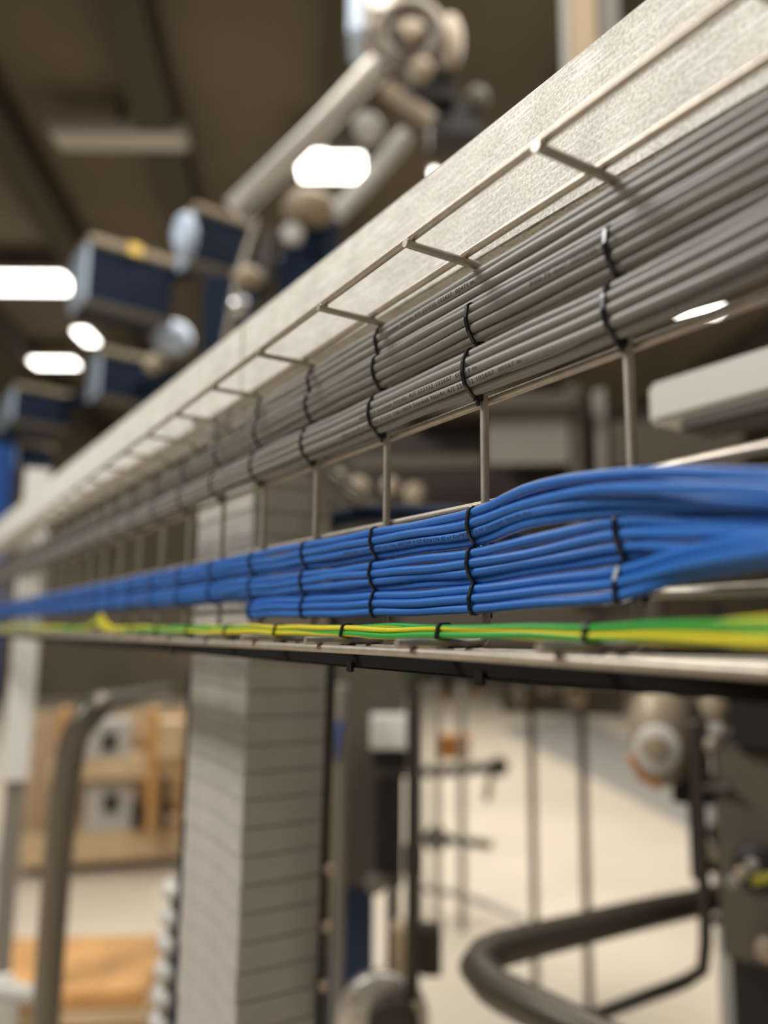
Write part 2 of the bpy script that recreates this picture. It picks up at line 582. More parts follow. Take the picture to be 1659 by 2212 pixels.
# print on the jackets
def pr(key, rad, text, x, length, th, size, ink=INK):
    o, path = cab[key]
    print_on(o, path, rad, text, x, th, size, ink, length)
pr(('gt', 1), GR, 'Scankab Nordic A/S 223332 102607  00471 m', .419, .092, -.25, .0038)
pr(('gb', 2), GR, '10610809 Scankab Nordic A/S 223332 102607  00559 m', .441, .124, -.15, .0038)
pr(('gb', 3), GR, 'B2ca s1a d2 a1 DoP821712.01 10610809 Scankab Nordic A/S 223332 102607  00567 m', .462, .182, -.40, .0038)
pr(('gm', 1), GR, '3G0.75 mm\u00b2 300/500 V CE', .2775, .056, -.1, .0038)
pr(('bt', 2), BR, '3x0.75 mm\u00b2 SCANFLEX\u00ae CH 20m 300/500 V CE B2ca s1a d2 a1 DoP821712.01 Scankab Nordic A/S', .4625, .188, -.1, .0031, INKB)

# ------------------------------------------------------------------ cable ties
def hull(ps):
    ps = sorted(set(ps))
    def half(seq):
        h = []
        for p in seq:
            while len(h) > 1 and (h[-1][0] - h[-2][0]) * (p[1] - h[-2][1]) - (h[-1][1] - h[-2][1]) * (p[0] - h[-2][0]) <= 0:
                h.pop()
            h.append(p)
        return h[:-1]
    return half(ps) + half(ps[::-1])

def tie_meshes(circles, head_at):
    """strap and head round the circles (r, z, radius) in a plane x = 0, about the origin r, z of the first circle"""
    def ring(gap):
        ps = []
        for r, z, q in circles:
            for k in range(20):
                a = 2 * PI * k / 20
                ps.append((round(r + (q + gap) * math.cos(a), 6), round(z + (q + gap) * math.sin(a), 6)))
        return ps
    inner = hull(ring(.0001))
    n = len(inner)
    cx = sum(p[0] for p in inner) / n
    cz = sum(p[1] for p in inner) / n
    outer = []
    for i, p in enumerate(inner):
        a, b = inner[i - 1], inner[(i + 1) % n]
        tx, tz = b[0] - a[0], b[1] - a[1]
        l = math.hypot(tx, tz)
        outer.append((p[0] + tz / l * .0010, p[1] - tx / l * .0010))
    w = .00125
    vs = []
    for p, q in zip(inner, outer):
        vs += [(-w, -p[0], p[1]), (w, -p[0], p[1]), (w * .8, -q[0], q[1]), (-w * .8, -q[0], q[1])]
    fs = []
    for i in range(n):
        a, b = 4 * i, 4 * ((i + 1) % n)
        for k in range(4):
            k2 = (k + 1) % 4
            fs.append((a + k, b + k, b + k2, a + k2))
    strap = MB().add(vs, fs)
    strap.smooth = [False] * len(fs)
    j = max(range(n), key=lambda i: outer[i][0] * head_at[0] + outer[i][1] * head_at[1])
    hp = outer[j]
    head = MB().box((-.0022, -hp[0] - .0022, hp[1] - .0022), (.0022, -hp[0] + .0022, hp[1] + .0016), .0004)
    tail = MB().box((-.001, -hp[0] - .0006, hp[1] - .0050), (.001, -hp[0] + .0006, hp[1] - .0022))
    return strap.mesh('strap'), head.mesh('head'), tail.mesh('tail')

POST = (.2667, None, WR)
def circ(pos, rad, extra=()):
    z0 = sum(p[1] for p in pos) / len(pos)
    return [(r, z, rad) for r, z in pos] + [(.2667, min(p[1] for p in pos) + .003, WR), (.2667, max(p[1] for p in pos) - .003, WR)]

SIZES = ['largest', 'second largest', 'third largest', 'fourth largest', 'fifth largest']
def ties(stations, pos_at, rad, where, head_at, dx=0.0, wire_circles=None):
    ms = None
    n = 0
    for x in stations:
        pos = pos_at(x)
        if ms is None or ms[3] != pos:
            if wire_circles:
                cs = [(r, z, rad) for r, z in pos] + wire_circles
            else:
                cs = circ(pos, rad)
            a, b, c = tie_meshes(cs, head_at)
            ms = (a, b, c, pos)
            org = Vector((0, -cs[0][0], cs[0][1]))
            for me in (a, b, c):
                me.transform(Matrix.Translation(-org))
                me.materials.append(TIE)
        if n < 5:
            lab, grp = 'black nylon cable tie round %s, %s in view' % (where, SIZES[n]), 'sharp cable ties on ' + where
        else:
            lab, grp = 'small blurred black cable tie round %s further along the tray' % where, 'far cable ties on ' + where
        n += 1
        root = empty('cable_tie', Vector((x + dx, org.y, org.z + H)), lab, 'cable tie', grp)
        for nm, me in zip(('strap', 'head', 'tail'), ms[:3]):
            o = bpy.data.objects.new(nm, me)
            C.objects.link(o)
            o.parent = root
AT0C = {k: v for k, v in AT0.items()}
S_all = [x for x in ST if x > .2 and x < XEND]
ties(S_all, lambda x: GB, GR, 'the lowest grey bundle', (.5, -1))
ties(S_all, lambda x: GM, GR, 'the middle grey bundle', (.7, -1))
ties([x for x in ST if .4 < x < .63], lambda x: GT, GR, 'the upper grey bundle', (1, -.3))
ties([x for x in S_all if x > .3], lambda x: BT, BR, 'the upper blue bundle', (.8, -1))
ties(S_all, lambda x: AT0['bm'] if x < .3 else BM, BR, 'the middle blue bundle', (.8, -1), .0006)
ties([x for x in S_all if x < .63], lambda x: AT0['bb'] if x < .3 else BB, BR, 'the lowest blue bundle', (.6, -1), -.0008)
ties([x for x in S_all if x < 1.0], lambda x: EW, ER, 'the green and yellow wires', (.9, -1), 0.0,
     [(.2365, -.0057, WR), (.2400, -.0057, WR)])

# ------------------------------------------------------------------ building things in the hall
YAW = math.atan2((R @ Vector((1, 0, 0))).y, (R @ Vector((1, 0, 0))).x)    # yaw that faces the place the photo was taken from
class Thing:
    """a thing standing in the hall; parts are given by what the photo shows at a distance d"""
    def __init__(s, name, label, cat, px, d, yaw=None, base=0.0, group=None):
        yaw = YAW - math.atan((px - IW / 2) / F) if yaw is None else yaw
        p = at(px, 1363, d)
        s.o = empty(name, (p.x, p.y, base), label, cat, group, yaw)
        s.inv = (Matrix.Translation((p.x, p.y, base)) @ Matrix.Rotation(yaw, 4, 'Z')).inverted()
        s.d = d
    def p(s, px, py, d=None):
        return s.inv @ at(px, py, d or s.d)
    def box(s, name, x0, y0, x1, y1, m, depth=.1, d=None, bev=.004, floor=False, par=None, label=None):
        a = s.p((x0 + x1) / 2, (y0 + y1) / 2, d)
        k = (d or s.d) / F
        w, h = (x1 - x0) * k / 2, (y1 - y0) * k / 2
        z0 = s.floor() if floor else a.z - h
        return obj(name, MB().box((a.x - w, a.y, z0), (a.x + w, a.y + depth, a.z + h), min(bev, w * .4, h * .4)), m, par or s.o, label)
    def floor(s):
        return (s.inv @ Vector((s.o.location.x, s.o.location.y, .0))).z + .0005
    def tube(s, name, pts, rad, m, sides=14, step=.03, smooth=True, label=None, par=None):
        q = [s.p(*t) if len(t) == 3 else s.p(t[0], t[1]) for t in pts]
        if smooth and len(q) > 2:
            q = spline(q, step)
        return obj(name, MB().tube(q, rad, sides), m, par or s.o, label)
    def post(s, name, px, py, rad, m, d=None, sides=14):
        a = s.p(px, py, d)
        return obj(name, MB().tube([(a.x, a.y, s.floor()), (a.x, a.y, a.z)], rad, sides), m, s.o)
    def disc(s, name, px, py, rpx, m, d=None, axis=(0, -1, 0), depth=.03, round_=.25, label=None):
        a = s.p(px, py, d)
        r = rpx * (d or s.d) / F
        e = min(depth, r) * round_
        return obj(name, MB().lathe(a + Vector((0, depth / 2, 0)), axis, [(r * .5, -depth * .01), (r, 0), (r, depth - e), (r - e, depth), (r * .35, depth)], 24), m, s.o, label)
    def blob(s, name, px, py, rx, ry, m, d=None, label=None):
        a = s.p(px, py, d)
        k = (d or s.d) / F
        prof = []
        for i in range(11):
            t = PI * i / 10
            prof.append((math.sin(t) ** .8 * rx * k, -math.cos(t) * ry * k))
        return obj(name, MB().lathe(a, (0, 0, 1), prof, 20), m, s.o, label)

M_NAVY = mat('navy_enamel', (.006, .016, .038), .7, spec=.2)
M_CAP = mat('pale_blue_glare_enamel', (.52, .64, .80), .2)  # glare and lit ends of the navy boxes, put into the colour
M_BLUEP = mat('blue_enamel', (.02, .10, .40), .35)
M_ALU = mat('aluminium', (.62, .58, .52), .35, .7)
M_ALUB = mat('bright_aluminium', (.70, .70, .70), .22, .85)
M_BEIGE = mat('beige_metal', (.36, .295, .21), .45, .2)
M_BROWN = mat('brown_machine_paint', (.105, .085, .062), .6)
M_DBROWN = mat('dark_steel', (.045, .037, .028), .5, .3)
M_TUBE = mat('dull_steel_tube', (.17, .145, .115), .38, .6)
M_GUARD = mat('dark_guard_tube', (.115, .097, .075), .4, .5)
M_NAVYF = mat('navy_foot_paint', (.008, .032, .10), .5)
M_BLACK = mat('black_plastic', (.01, .009, .008), .5)
M_WHITE = mat('white_paint', (.86, .84, .80), .45)
M_LGREY = mat('light_grey_paint', (.52, .50, .46), .5)
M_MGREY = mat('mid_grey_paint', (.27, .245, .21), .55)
M_WOOD = mat('orange_timber', (.62, .33, .11), .6, noise=(9, .2))
M_WOOD2 = mat('brown_timber', (.36, .17, .05), .6, noise=(9, .2))
M_PLY = mat('pale_plywood', (.66, .49, .29), .6, noise=(6, .12))
M_ORANGE = mat('orange_plastic', (.62, .26, .06), .5)
M_BRASS = mat('brass', (.60, .42, .12), .3, .8)
M_YG = mat('yellow_green_wire', (.38, .36, .02), .4)
M_GREEN = mat('green_plastic', (.08, .26, .07), .5)
M_LAMP = mat('lamp_diffuser', (1, .97, .9), .5, emit=9.0)
M_DUCT = mat('grey_duct_plastic', (.41, .382, .345), .6, noise=(14, .12))
M_WOODP = mat('tan_post_paint', (.56, .43, .28), .6)

# --- slatted duct column behind the tray
col = empty('slotted_duct_column', W(.925, .39, -H), 'grey column of stacked horizontal fingers standing behind the tray', 'column')
cx0, cx1, cr0, cr1 = -.095, .095, -.05, .05
obj('core', MB().box((cx0 + .006, cr0 + .006, 0), (cx1 - .006, cr1 - .006, H + .20)), M_DUCT, col)
obj('lower_cover', MB().box((cx0, cr0, 0), (cx1, cr1, H - .62), .003), M_DUCT, col)
sl = MB().box((cx0, cr0, 0), (cx1, cr1, .0286), .0010).mesh('finger')
sl.materials.append(M_DUCT)
z = H - .617
while z < H + .17:
    o = bpy.data.objects.new('finger', sl)
    C.objects.link(o)
    o.parent = col
    o.location = (random.uniform(-.0008, .0008), random.uniform(-.0008, .0008), z)
    z += .029
bk = empty('steel_bracket', W(.79, .285, .195), 'bright steel bracket holding the tray under the beam, blurred', 'bracket')
obj('plate', MB().box((-.02, -.004, -.01), (.02, .006, .038), .001), M_ALUB, bk)
obj('arm', MB().box((-.012, .006, .02), (.012, .030, .026), .001), M_ALUB, bk)
obj('bolt', MB().lathe((0, .006, .005), (0, 1, 0), [(.006, 0), (.006, .005), (.004, .006)], 6), M_ALU, bk)

# black edge cable and wires beside the column
t = Thing('black_cable', 'thick black cable hanging straight down along the grey column', 'cable', 718, .86)
t.tube('jacket', [(727, 1180), (716, 1440), (703, 1820), (692, 2212), (672, 2900)], .0055, M_BLACK)
for y in (1878, 2002, 2130):
    t.disc('clip', 712 - (y - 1878) * .055, y, 12, M_BEIGE, d=.85, depth=.006)
t = Thing('earth_lead', 'yellow green lead hanging beside the thick black cable', 'cable', 700, .95)
t.tube('jacket', [(722, 1480), (716, 1700), (708, 1990), (698, 2212), (684, 2900)], .0024, M_YG)

# ribbed hose and navy cable on the other side of the column
t = Thing('ribbed_hose', 'white ribbed hose hanging behind the lower part of the grey column', 'hose', 370, 1.35)
a, b = t.p(392, 1900), t.p(352, 2300)
q = t.floor()
n = 40
b = a + (b - a) * ((a.z - q) / (a.z - b.z))
pts = [a.lerp(b, i / (n * 4)) for i in range(n * 4 + 1)]
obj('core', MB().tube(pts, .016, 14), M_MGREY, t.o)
for i in range(int(n * .6)):
    c = a.lerp(b, (i + .35) / (n * .6))
    obj('rib', MB().lathe(c, (b - a).normalized(), [(.017, -.014), (.030, -.008), (.032, 0), (.030, .008), (.017, .014)], 14), M_LGREY, t.o)
t = Thing('navy_cable', 'dark navy cable seen past the pale edge of the grey column', 'cable', 404, 1.3)
t.tube('jacket', [(420, 1450), (410, 1690), (398, 1900), (380, 2200), (340, 2850)], .010, M_NAVY)

# --- bent pipe and white post
t = Thing('bent_pipe', 'upright steel pipe bending over at its top, below the tray', 'pipe', 120, 1.7)
t.tube('pipe', [(55, 2850), (96, 2250), (126, 1850), (148, 1660), (166, 1580), (200, 1537), (236, 1522, 1.95), (272, 1515, 2.3), (310, 1505, 2.9), (360, 1495, 3.6)], .030, M_TUBE, 18)
t.box('foot', 20, 2835, 110, 2858, M_TUBE, .09, d=1.66)
t = Thing('white_post', 'white square post beyond the steel pipe with a grey foot', 'post', 60, 2.7)
a0 = t.p(66, 1250)
k = .042
obj('sleeve', MB().box((a0.x - k, -k, 1.0), (a0.x + k, k, 2.05), .004), M_WHITE, t.o)
obj('foot', MB().box((a0.x - .03, -.03, 0), (a0.x + .03, .03, 1.0), .004), M_MGREY, t.o)
t = Thing('pale_barrier', 'pale bluish rounded barrier at the lower corner beside the steel pipe', 'barrier', 0, 1.9)
t.box('panel', -180, 2140, 26, 2400, M_WHITE, .06, floor=True, bev=.02)
t.tube('rail', [(-100, 2120), (20, 2145), (85, 2150)], .022, M_LGREY)

# --- workbench far behind
t = Thing('workbench', 'plywood workbench with shelves beyond the bent steel pipe', 'workbench', 290, 4.9)
t.box('worktop', 60, 1795, 420, 1860, M_PLY, .8)
t.box('leg', 60, 1850, 90, 1890, M_MGREY, .08, floor=True)
t.box('leg', 385, 1850, 415, 1890, M_MGREY, .08, floor=True)
t.box('under_bench_shade', 90, 1862, 385, 1890, M_MGREY, .05, d=5.0, floor=True)  # grey band put in for the shade under the worktop
t.box('back_panel', 60, 1540, 420, 1795, M_PLY, .03, d=5.3)
t.box('shelf', 120, 1640, 420, 1682, M_PLY, .35)
t.box('upright', 320, 1540, 338, 1795, M_WOOD, .35)
t.box('upright', 402, 1540, 420, 1795, M_WOOD, .35)
t.box('upright', 120, 1540, 134, 1795, M_WOOD, .35)
for nm, lab, cat, bx, m in (
        ('grey_case', 'pale grey case on the workbench top under the plywood shelf', 'case', (185, 1692, 285, 1793), M_LGREY),
        ('grey_machine', 'grey bench machine with dark slot on the plywood shelf', 'machine', (182, 1560, 280, 1639), M_LGREY),
        ('plywood_box', 'plywood box on the shelf beside the grey bench machine', 'box', (345, 1560, 400, 1639), M_PLY)):
    q = Thing(nm, lab, cat, (bx[0] + bx[2]) / 2, 4.95)
    q.box('body', *bx, m, .25, d=4.92)
    if m is M_LGREY:
        q.box('slot', bx[0] + 40, bx[1] + 25, bx[0] + 68, bx[1] + 62, M_BLACK, .02, d=4.9)
q = Thing('power_tool', 'black hand tool standing on the workbench', 'tool', 318, 4.9)
q.box('body', 348, 1680, 362, 1793, M_BLACK, .06, d=4.93)
q.box('grip', 362, 1740, 378, 1760, M_BLACK, .05, d=4.93)
q = Thing('dark_bin', 'small dark bin on the workbench next to the pale grey case', 'bin', 262, 4.9)
q.box('body', 288, 1745, 312, 1793, M_BLACK, .1, d=4.9)
q.box('rim', 286, 1741, 314, 1748, M_BLACK, .1, d=4.89)

# --- stack of timbers on the floor
ya = YAW + .10
for i, (z0, z1, m, w, lab) in enumerate(((.02, .12, M_WOOD2, 1.0, 'bottom brown timber of the stack on the floor'),
                                         (.122, .205, M_WOOD2, .97, 'brown timber in the middle of the floor stack'),
                                         (.208, .256, M_PLY, .97, 'thin pale board lying between brown and orange timbers'),
                                         (.260, .312, M_WOOD, .94, 'bright orange timber on top of the floor stack'))):
    p = at(60, 1363, 2.75)
    o = empty('timber_beam' if i != 2 else 'pale_board', (p.x, p.y, z0), lab, 'timber', 'timbers stacked on the floor', ya)
    obj('plank', MB().box((-1.2, 0, 0), (.47 * w + .02, .5, z1 - z0), .004), m, o)
    if i == 0:
        for x in (-1.0, -.2, .3):
            obj('bearer', MB().box((x, .01, -.0195), (x + .08, .49, 0)), m, o)

# --- brown machine right of the column
t = Thing('brown_machine', 'tall brown machine with white panel and navy foot beside the column', 'machine', 800, 2.1)
t.box('body', 680, 1380, 872, 1900, M_BROWN, .45)
t.box('black_panel', 812, 1685, 866, 1885, M_BLACK, .03, d=1.99)
t.box('white_panel', 800, 1545, 897, 1618, M_WHITE, .05, d=2.04)
t.box('dark_panel', 805, 1622, 880, 1660, M_BLACK, .03, d=2.05)
t.box('foot', 660, 1900, 806, 2300, M_NAVYF, .40, floor=True)
t.tube('conduit', [(738, 1480, 2.0), (734, 1800, 2.0), (728, 2150, 2.0), (716, 2540, 2.0)], .014, M_MGREY)
t.disc('valve', 812, 1908, 22, M_MGREY, d=2.05)
t.tube('blue_hose', [(735, 1560, 1.98), (728, 1600, 1.98), (722, 1640, 1.98)], .010, M_BLUEP)

# --- spindle stand with block and wheel
t = Thing('spindle_stand', 'upright dark spindle with clamp block above a round steel wheel', 'machine', 890, 1.75)
t.post('pipe', 893, 1460, .015, M_DBROWN)
t.box('sleeve', 872, 1830, 914, 1890, M_BROWN, .04, d=1.73)
t.box('collar', 874, 1890, 912, 1902, M_BRASS, .045, d=1.728)
t.box('block_lit_side', 846, 2012, 905, 2112, M_WOODP, .07, d=1.71)  # lit side of the clamp block, its brightness put into the colour
t.box('block_shaded_side', 906, 2018, 954, 2108, M_DBROWN, .07, d=1.72)  # shaded side of the same block, painted dark
t.disc('wheel', 828, 2205, 100, M_ALU, d=1.68, depth=.03)
t.disc('hub', 850, 2215, 58, M_DBROWN, d=1.62, depth=.03)
for k in range(6):
    t.disc('bolt', 828 + 78 * math.cos(k * 1.05 + .4), 2205 - 78 * math.sin(k * 1.05 + .4), 11, M_BEIGE, d=1.63, depth=.02)

# --- tube rack on the floor
t = Thing('tube_rack', 'grey tube rack with two cross bars standing on the pale floor', 'rack', 950, 4.2)
for x in (908, 943, 996):
    t.post('tube', x, 1450, .020, M_MGREY)
t.tube('cross_bar', [(872, 1668), (980, 1664), (1072, 1655)], .030, M_DBROWN)
t.disc('knob', 1078, 1656, 20, M_DBROWN, d=4.1, depth=.05)
t.tube('hook', [(1062, 1670), (1056, 1700), (1052, 1730)], .018, M_TUBE)
t.tube('cross_bar', [(885, 1812), (950, 1812), (1062, 1826)], .024, M_DBROWN)
t.disc('knob', 942, 1812, 26, M_BLACK, d=4.1, depth=.05)
t.tube('foot', [(905, 1915), (1000, 1935), (1135, 1985, 4.05)], .020, M_LGREY)
q = Thing('orange_box', 'orange box hanging on the upper bar of the tube rack', 'box', 985, 4.3)
q.box('body', 948, 1598, 1014, 1640, M_ORANGE, .1, d=4.32)
q.box('lid', 944, 1590, 1018, 1600, M_ORANGE, .12, d=4.31)
q = Thing('green_crate', 'green and pale crate on the rack just under the tray', 'crate', 850, 2.4)
q.box('body', 780, 1420, 838, 1490, M_LGREY, .15, d=2.4)
q.box('green_side', 840, 1420, 895, 1480, M_GREEN, .15, d=2.4)

# --- dark bench with thin legs
t = Thing('dark_bench', 'dark topped bench on thin steel legs standing on the pale floor', 'bench', 1210, 3.25)
t.box('top', 1085, 1480, 1345, 1542, M_BROWN, .5)
t.post('leg', 1147, 1540, .015, M_TUBE)
t.post('leg', 1256, 1540, .017, M_TUBE)
for x, y, r, lab in ((965, 1497, 24, 'pale round jar hanging in front of the tube rack under the tray'),
                     (1030, 1490, 20, 'small pale jar between the tube rack and the dark bench'),
                     (1120, 1505, 15, 'smallest pale jar above the first leg of the dark bench'),
                     (1180, 1480, 16, 'small pale jar midway along the dark bench top'),
                     (1242, 1498, 24, 'largest pale jar on the dark bench above its second leg'),
                     (1378, 1500, 26, 'pale round jar beside the pale motor under the tray')):
    q = Thing('pale_jar', lab, 'jar', x, 3.1, group='pale jars under the tray')
    q.blob('body', x, y, r, r * 1.1, M_BEIGE)
    q.disc('lid', x, y - r * 1.05, r * .5, M_LGREY, axis=(0, 0, 1), depth=.012)

# --- bent guard tube, rod frame
t = Thing('guard_tube', 'thick dark guard tube bent into a loop above the pale floor', 'guard', 1250, 1.35)
t.tube('rail', [(1690, 1915, 2.05), (1600, 1930, 1.92), (1495, 1952, 1.75), (1400, 1972, 1.62), (1250, 2008, 1.48), (1110, 2042, 1.36), (1050, 2062, 1.31), (1030, 2090, 1.27), (1062, 2128, 1.22), (1160, 2180, 1.14), (1300, 2250, 1.06), (1500, 2350, .97)], .029, M_GUARD, 20)
a = t.p(1690, 1915, 2.05)
obj('leg', MB().tube([(a.x, a.y, t.floor()), (a.x, a.y, a.z - .01)], .02, 14), M_GUARD, t.o)
t = Thing('rod_frame', 'thin dark rod frame with rounded corner behind the guard tube', 'frame', 1500, 1.55)
t.tube('rod', [(1500, 1560), (1513, 1800), (1524, 2040), (1518, 2095), (1480, 2120), (1400, 2150), (1290, 2192), (1250, 2206)], .0125, M_DBROWN)
t.tube('arm', [(1510, 1700), (1580, 1705, 1.5)], .008, M_DBROWN, smooth=False)
t.tube('arm', [(1521, 1990), (1580, 1985, 1.5)], .008, M_DBROWN, smooth=False)
t = Thing('pale_stand', 'slim pale stand between the rod frame and the dark cabinet', 'stand', 1558, 2.0)
t.box('column', 1540, 1480, 1574, 2200, M_LGREY, .04, floor=True)
for y, m in ((1760, M_LGREY), (1845, M_BEIGE), (1805, M_BLACK), (1870, M_BLACK)):
    t.box('fitting', 1530, y - 18, 1560, y + 18, m, .03, d=1.9)

# --- motor near the rod frame
t = Thing('pale_motor', 'pale round motor on black bracket beneath the tray', 'motor', 1420, 1.7)
t.blob('housing', 1428, 1585, 66, 110, M_BEIGE)
t.disc('end_ring', 1420, 1618, 50, M_LGREY, d=1.6, depth=.02)
t.disc('end_hub', 1412, 1612, 26, M_BEIGE, d=1.58, depth=.02)
t.tube('orange_edge', [(1362, 1632, 1.63), (1385, 1680, 1.63), (1425, 1700, 1.63)], .007, M_ORANGE)
t.box('bracket', 1455, 1684, 1548, 1738, M_BLACK, .08)
t.box('mount', 1480, 1500, 1530, 1690, M_BROWN, .05, d=1.72)
t.box('stalk', 1490, 1738, 1512, 1900, M_NAVY, .03, d=1.73)
t.box('arm', 1520, 1590, 1610, 1625, M_DBROWN, .04, d=1.6)
t.blob('fitting', 1548, 1520, 36, 40, M_BEIGE, d=1.6)
t.blob('fitting', 1612, 1556, 28, 18, M_ALU, d=1.6)
t.blob('fitting', 1540, 1610, 18, 18, M_BEIGE, d=1.6)

# --- dark cabinet at the edge
t = Thing('dark_cabinet', 'dark brown cabinet with black round socket at the edge of the photo', 'cabinet', 1700, 1.45)
t.box('body', 1562, 1632, 1900, 2092, M_BROWN, .4, bev=.01)
t.box('hood', 1590, 1440, 1900, 1630, M_BLACK, .4, bev=.01)
t.disc('socket', 1640, 1878, 54, M_BLACK, d=1.42, depth=.03)
t.disc('knob', 1660, 2052, 26, M_BEIGE, d=1.42, depth=.02)
for x, y, m in ((1602, 1886, M_BEIGE), (1625, 1868, M_MGREY), (1585, 1905, M_MGREY)):
    t.disc('screw', x, y, 13, m, d=1.36, depth=.012)
t.tube('lead', [(1625, 1905, 1.36), (1650, 1897, 1.36), (1720, 1890, 1.36)], .008, M_YG)
t.box('base', 1600, 2092, 1900, 2400, M_BLACK, .35, d=1.47, floor=True)

# --- machine housing seen through the mesh
t = Thing('machine_housing', 'dark brown machine housing seen through the mesh above the blue cables', 'machine', 1060, 2.7)
t.box('body', 700, 880, 1420, 1470, M_DBROWN, .5, bev=.02)
t.box('grey_panel', 1050, 880, 1228, 1005, M_MGREY, .03, d=2.64)
t.box('top_plate', 860, 850, 1240, 884, M_BROWN, .4, d=2.62)
t.box('upright', 1230, 820, 1262, 1300, M_BROWN, .06, d=2.6)
t.box('upright', 1292, 830, 1316, 1300, M_MGREY, .06, d=2.6)
t.box('rail', 760, 985, 1040, 1012, M_BROWN, .05, d=2.6)
t.box('lower_panel', 860, 1280, 1420, 1400, M_BROWN, .04, d=2.62)
for x, y, r in ((775, 1056, 26), (845, 1052, 20), (895, 1068, 24), (735, 1030, 14)):
    t.disc('knob', x, y, r, M_BEIGE, d=2.58, depth=.04)
t.box('leg', 1545, 1300, 1572, 1500, M_DBROWN, .06, floor=True)
t.box('crossbeam', 1420, 1380, 1572, 1440, M_DBROWN, .06)
t.box('leg', 838, 1460, 862, 1500, M_DBROWN, .06, floor=True)
t.box('side_panel', 1330, 905, 1600, 1010, M_BROWN, .06, d=2.5)
t = Thing('blue_hose', 'dark blue hose arched behind the tray above the blue cables', 'hose', 800, 1.0)
t.tube('hose', [(640, 1250, 1.15), (690, 1150, 1.08), (740, 1118, 1.02), (830, 1108, .98), (950, 1110, .95), (1060, 1125, .92), (1180, 1220, .9), (1240, 1500, .9), (1250, 2500, .9)][:7], .011, M_NAVY)

# --- pale profile beyond the tray
pf = empty('pale_profile', W(0, .72, 0.0), 'pale grey box profile running parallel to the tray beyond it', 'profile')
v0 = R @ cray(1659, 745); v1 = R @ cray(1659, 850); v2 = R @ cray(1659, 885)
z0, z1, z2 = [v.z / -v.y * .72 for v in (v0, v1, v2)]
xl = (R @ cray(1395, 850)); xl = xl.x / -xl.y * .72
obj('profile', MB().box((-.4, -.06, z1), (xl, 0, z0), .006), M_LGREY, pf)
obj('under_rail', MB().box((-.4, -.06, z2), (xl - .04, -.004, z1 - .0005), .003), M_DBROWN, pf)
obj('stand', MB().box((-.38, -.05, -H), (-.32, -.01, z2), .003), M_MGREY, pf)

# --- overhead pipe arm
t = Thing('overhead_pipe_arm', 'slanting steel pipe arm with bulky joint hanging from the ceiling', 'pipe arm', 850, 4.2, base=H + 2.0)
t.tube('pipe', [(815, 140), (700, 265), (600, 365), (505, 455)], .062, M_ALU, 18)
t.box('joint', 770, -60, 880, 80, M_BEIGE, .3, d=4.3, bev=.05)
t.box('joint_edge', 752, -60, 790, 75, M_CAP, .28, d=4.32, bev=.04)
t.tube('ring', [(885 + 62 * math.cos(a / 3), 75 + 62 * math.sin(a / 3), 4.15) for a in range(0, 20)], .045, M_TUBE)
t.disc('cap', 890, 70, 24, M_BEIGE, d=4.05, depth=.08)
t.blob('knuckle', 972, 90, 28, 62, M_BEIGE)
t.blob('knuckle', 908, 152, 26, 26, M_BEIGE, d=4.1)
t.box('clamp', 880, 150, 985, 215, M_BLACK, .2, d=4.25)
t.box('clamp', 930, 210, 1040, 290, M_BLACK, .2, d=4.3)
t.tube('strut', [(832, 188), (880, 222), (935, 262)], .042, M_BEIGE, d if False else 14)
t.tube('rod', [(880, 290, 4.4), (800, 385, 4.4), (725, 465, 4.4)], .050, M_LGREY)
t.blob('knuckle', 795, 278, 32, 30, M_LGREY, d=4.35)
t.blob('knuckle', 1032, 215, 24, 26, M_BROWN, d=4.3)
t.box('arm', 800, -200, 850, 30, M_ALU, .12, d=4.3)
a = t.p(900, -100)
obj('hanger', MB().box((a.x - .06, a.y + .1, t.p(900, 60).z), (a.x + .06, a.y + .22, CEIL - .001 - t.o.location.z)), M_DBROWN, t.o)
obj('yoke', MB().tube([t.p(838, 40) + Vector((0, .15, 0)), t.p(965, 60) + Vector((0, .15, 0))], .06, 14), M_DBROWN, t.o)
q = Thing('drum_cap', 'pale oval drum below the slanting pipe arm', 'drum', 665, 4.0, base=H + 1.5)
q.blob('shell', 668, 450, 58, 34, M_BEIGE)
q.box('bracket', 610, 470, 730, 640, M_NAVY, .3, d=4.1)
q.disc('lens', 632, 505, 24, M_LGREY, d=3.95, depth=.05)
q.box('post', 640, 600, 690, 700, M_NAVY, .1, d=4.3, floor=False)
a = q.p(665, 640, 4.3)
obj('stand', MB().box((a.x - .05, a.y, -q.o.location.z + .001), (a.x + .05, a.y + .1, a.z)), M_NAVY, q.o)

